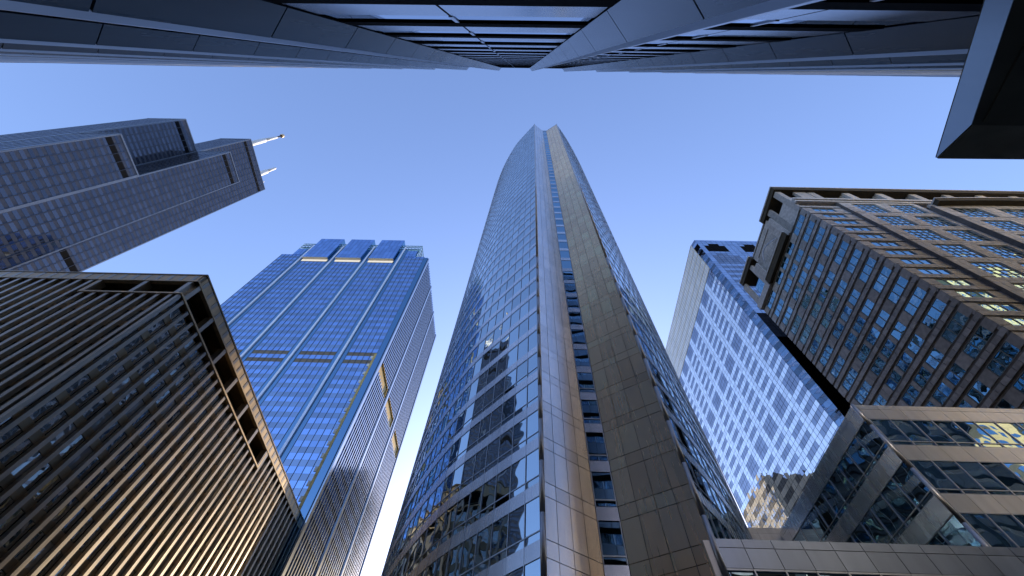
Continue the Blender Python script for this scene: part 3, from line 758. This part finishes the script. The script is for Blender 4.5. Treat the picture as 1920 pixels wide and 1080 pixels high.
    g.piece('panel_border', DK, t, 7.6, 14.6, 83.4, 83.6, -.06, .02); g.piece('panel_border', DK, t, 7.6, 14.6, 88.2, 88.4, -.06, .02)
    g.piece('bracket_beam', M['soffit'], t, 5.9, 17.0, 80.95, 82.5, -.5, .75)
    g.piece('beam_cap', LT, t, 5.9, 17.0, 82.53, 82.8, -.5, .85)
    g.piece('shoulder', BL, t, 15.8, 17.4, 82.85, 88.0, -.5, .3)
    g.piece('end_pier', BL, t, 17.4, 18.4, 81.0, 90.0, -.5, .05); g.piece('end_pier', BL, t, 22.4, 23.7, 81.0, 90.0, -.5, .05)
    g.piece('end_ledge', LT, t, 17.4, 23.7, 81.0, 82.6, -.5, .5)
    g.piece('end_window', M['br_glass'], t, 19.0, 21.8, 83.0, 87.0, -.9, -.8)
    # flagpole-like curved metal bracket on the blind panel
    B = Bag(); prev = None
    for k in range(13):
        s = k / 12; a = 8.0 + 6.2 * s; z = 84.4 + 2.6 * math.sin(math.pi * s) * .25 + 1.2 * s; c = .15 + 1.0 * math.sin(math.pi * s)
        p = g.P(a, z, c)
        if prev is not None:
            d = (p - prev); e = Vector((0, 0, .09)); s_ = g.n * .09
            B.add([prev - e - s_, p - e - s_, p - e + s_, prev - e + s_, prev + e - s_, p + e - s_, p + e + s_, prev + e + s_])
        prev = p
    B.build('curved_bracket', M['frame'], t)
    # shallow arched beam on the front
    B = Bag(); n = 18; xa, xb = 81.4, 116.0
    fA = f3
    for k in range(n):
        s0, s1 = k / n, (k + 1) / n
        zz = lambda s: 79.3 + 2.0 * math.sin(math.pi * s) * .45
        a0, a1 = B3(xa + (xb - xa) * s0), B3(xa + (xb - xa) * s1)
        q = [fA.P(a0, zz(s0), 1.0), fA.P(a1, zz(s1), 1.0), fA.P(a1, zz(s1), -.4), fA.P(a0, zz(s0), -.4)]
        B.add(q + [p + Vector((0, 0, 1.35)) for p in q])
    B.build('arched_beam', M['soffit'], t)
    B = Bag()
    for k in range(n):
        s0, s1 = k / n, (k + 1) / n
        zz = lambda s: 80.33 + 2.0 * math.sin(math.pi * s) * .45
        a0, a1 = B3(xa + (xb - xa) * s0), B3(xa + (xb - xa) * s1)
        q = [fA.P(a0, zz(s0), 1.12), fA.P(a1, zz(s1), 1.12), fA.P(a1, zz(s1), -.4), fA.P(a0, zz(s0), -.4)]
        B.add(q + [p + Vector((0, 0, .47)) for p in q])
    B.build('arch_cap', LT, t)
granite_building()
KS[0] = 1.0

# ------------------------------------------------------------------ low steel and glass block at lower right
def steel_block():
    t = thing('steel_office_block', 'low steel panelled block with ribbon windows at lower right corner', 'office building', (60, 50, 0))
    X, Y, H, Y1, X1 = 41.54, 36.94, 40.0, 63.95, 84.0
    prism('core_wall', M['black'], t, rect(X + .35, Y + .35, X1, Y1), 0, H - .1)
    f = Fac((X, Y), (X1, Y), (0, 0), (0, -1)); g = Fac((X, Y), (X, Y1), (0, 0), (-1, 0))
    pan, gl, fr = [], [], []
    lev = [(34.0, 37.75, 34.55), (28.15, 32.05, 28.65), (22.3, 26.2, 22.8), (16.5, 20.3, 17.0), (10.7, 14.5, 11.2), (4.9, 8.7, 5.4)]
    for fc, w_, off in ((f, 2.45, .42), (g, 2.72, .30)):
        ns = [(.16, off)] if off > .2 else []
        a = off; xs = [.16]
        while a < fc.len + .1: 
            if a > .3: xs.append(min(a + (w_ - .0) * 0, fc.len))
            a += w_
        for a0, a1 in zip(xs, xs[1:] + [fc.len]):
            if a1 - a0 < .2: continue
            pan.append((M['front_steel'] if fc is f else M['steel_band'], fc, a0 + .022, a1 - .022, 39.33, 40.0, -.2, 0)); pan.append((M['front_steel'] if fc is f else M['steel_band'], fc, a0 + .022, a1 - .022, 37.82, 39.29, -.2, 0))
            for i, (zb, zt, zm) in enumerate(lev):
                hg = M['ht_sky'] if fc is f else M['ht_glass']; gl.append((hg, fc, a0 + .06, a1 - .06, zm + .06, zt - .05, -.2, -.08)); gl.append((hg, fc, a0 + .06, a1 - .06, zb + .05, zm - .06, -.2, -.08))
                fr.append((M['frame'], fc, a0 - .06, a0 + .06, zb, zt, -.2, .02)); fr.append((M['frame'], fc, a0, a1, zm - .05, zm + .05, -.2, -.01))
                fr.append((M['frame'], fc, a0, a1, zb - .02, zb + .05, -.2, .0)); fr.append((M['frame'], fc, a0, a1, zt - .05, zt + .03, -.2, .0))
                zn = lev[i + 1][1] if i + 1 < len(lev) else 0
                pan.append((M['front_steel'] if fc is f else M['steel_band'], fc, a0 + .022, a1 - .022, zn + .04, zb - .03, -.2, 0))
    emit(t, 'steel_panel', pan, 298, 8); emit(t, 'glass_pane', gl, 298, 8); emit(t, 'window_bar', fr, 298, 8)
    z = 2.0
    while z < H - .1:
        z1 = min(z + 5.8, H + .02); tube('corner_tube', M['tube'], t, (X + .02, Y + .02, z), (X + .02, Y + .02, z1 - .04), .2); z = z1
steel_block()
def pale_wall():
    t = thing('parapet_wing', 'pale panelled parapet wedged between the curved tower and low steel block', 'building', (50, 66, 0))
    prism('core_wall', M['core'], t, rect(31.5, 64.6, 62, 70), 0, 40.6)
    f = Fac((31.5, 64.3), (62, 64.3), (0, 0), (0, -1)); it = []
    for k in range(9):
        for z0, z1 in ((40.0, 40.9), (38.0, 39.97), (35.2, 37.97)): it.append((M['sv_white'], f, k * 3.38 + .015, k * 3.38 + 3.36, z0, z1, -.25, 0))
    emit(t, 'parapet_panel', it, 40, 0)
pale_wall()
def podium():
    t = thing('glazed_podium', 'long low panelled podium wall with windows along the bottom right edge', 'building', (30, 30, 0))
    X, Y, H = 12.0, 25.2, 16.25
    prism('core_wall', M['black'], t, rect(X + .4, Y + .35, 70, 36.5), 0, H - .3)
    f = Fac((X, Y), (70, Y), (0, 0), (0, -1)); pan, gl, fr = [], [], []
    f.piece('end_trim', M['tube'], t, -.55, -.06, 0, H - .1, -.3, -.02)
    for k in range(33):
        a0, a1 = k * 1.76, (k + 1) * 1.76
        pan.append((M['podium'], f, a0 + .02, a1 - .02, 15.76, H, -.25, 0)); pan.append((M['podium'], f, a0 + .02, a1 - .02, 14.62, 15.72, -.25, 0))
        gl.append((M['ht_glass'], f, a0 + .06, a1 - .06, 11.4, 14.5, -.3, -.12)); fr.append((M['frame'], f, a0 - .05, a0 + .05, 11.3, 14.58, -.3, .01))
        fr.append((M['frame'], f, a0 + .05, a1 - .05, 14.5, 14.6, -.3, -.01)); pan.append((M['podium'], f, a0 + .02, a1 - .02, 9.5, 11.28, -.25, 0)); gl.append((M['ht_glass'], f, a0 + .06, a1 - .06, 5, 9.4, -.3, -.12))
    emit(t, 'steel_panel', pan, 120, 8); emit(t, 'glass_pane', gl, 80, 8); emit(t, 'window_bar', fr, 80, 8)
podium()

# ------------------------------------------------------------------ neighbours across the street, seen in reflections
def reflected(name, label, x0, y0, x1, y1, H, wall, gl, fl=3.9, bay=3.2):
    t = thing(name, label, 'building', ((x0 + x1) / 2, (y0 + y1) / 2, 0))
    prism('core_wall', wall, t, rect(x0, y0, x1, y1), 0, H)
    its = []
    for f in (Fac((x0, y1), (x1, y1), (0, 0), (0, 1)), Fac((x0, y0), (x0, y1), (0, 0), (-1, 0)), Fac((x1, y0), (x1, y1), (0, 0), (1, 0))):
        n = int(f.len / bay); w_ = f.len / n
        for r in range(int(H / fl) - 1):
            for k in range(n): its.append((gl, f, k * w_ + w_ * .22, k * w_ + w_ * .78, r * fl + 1.2, r * fl + 3.3, 0, .05))
    emit(t, 'window', its, 0)
reflected('concrete_slab_tower', 'tan concrete slab tower standing behind the curved glass tower', -22, 182, 28, 216, 137, M['slab_wall'], M['bz_glass'])
reflected('limestone_tower', 'yellow limestone tower across the street seen in window reflections', 118, -70, 165, -30, 190, M['limestone'], M['br_glass'])
reflected('sunlit_stone_tower', 'tall sunlit stone tower far down the street seen in the granite windows', 232, -85, 300, -42, 205, M['limestone'], M['br_glass'])
reflected('brick_slab', 'brown slab block across the street seen in window reflections', -95, -75, -55, -36, 120, M['bronze'], M['bz_glass'])
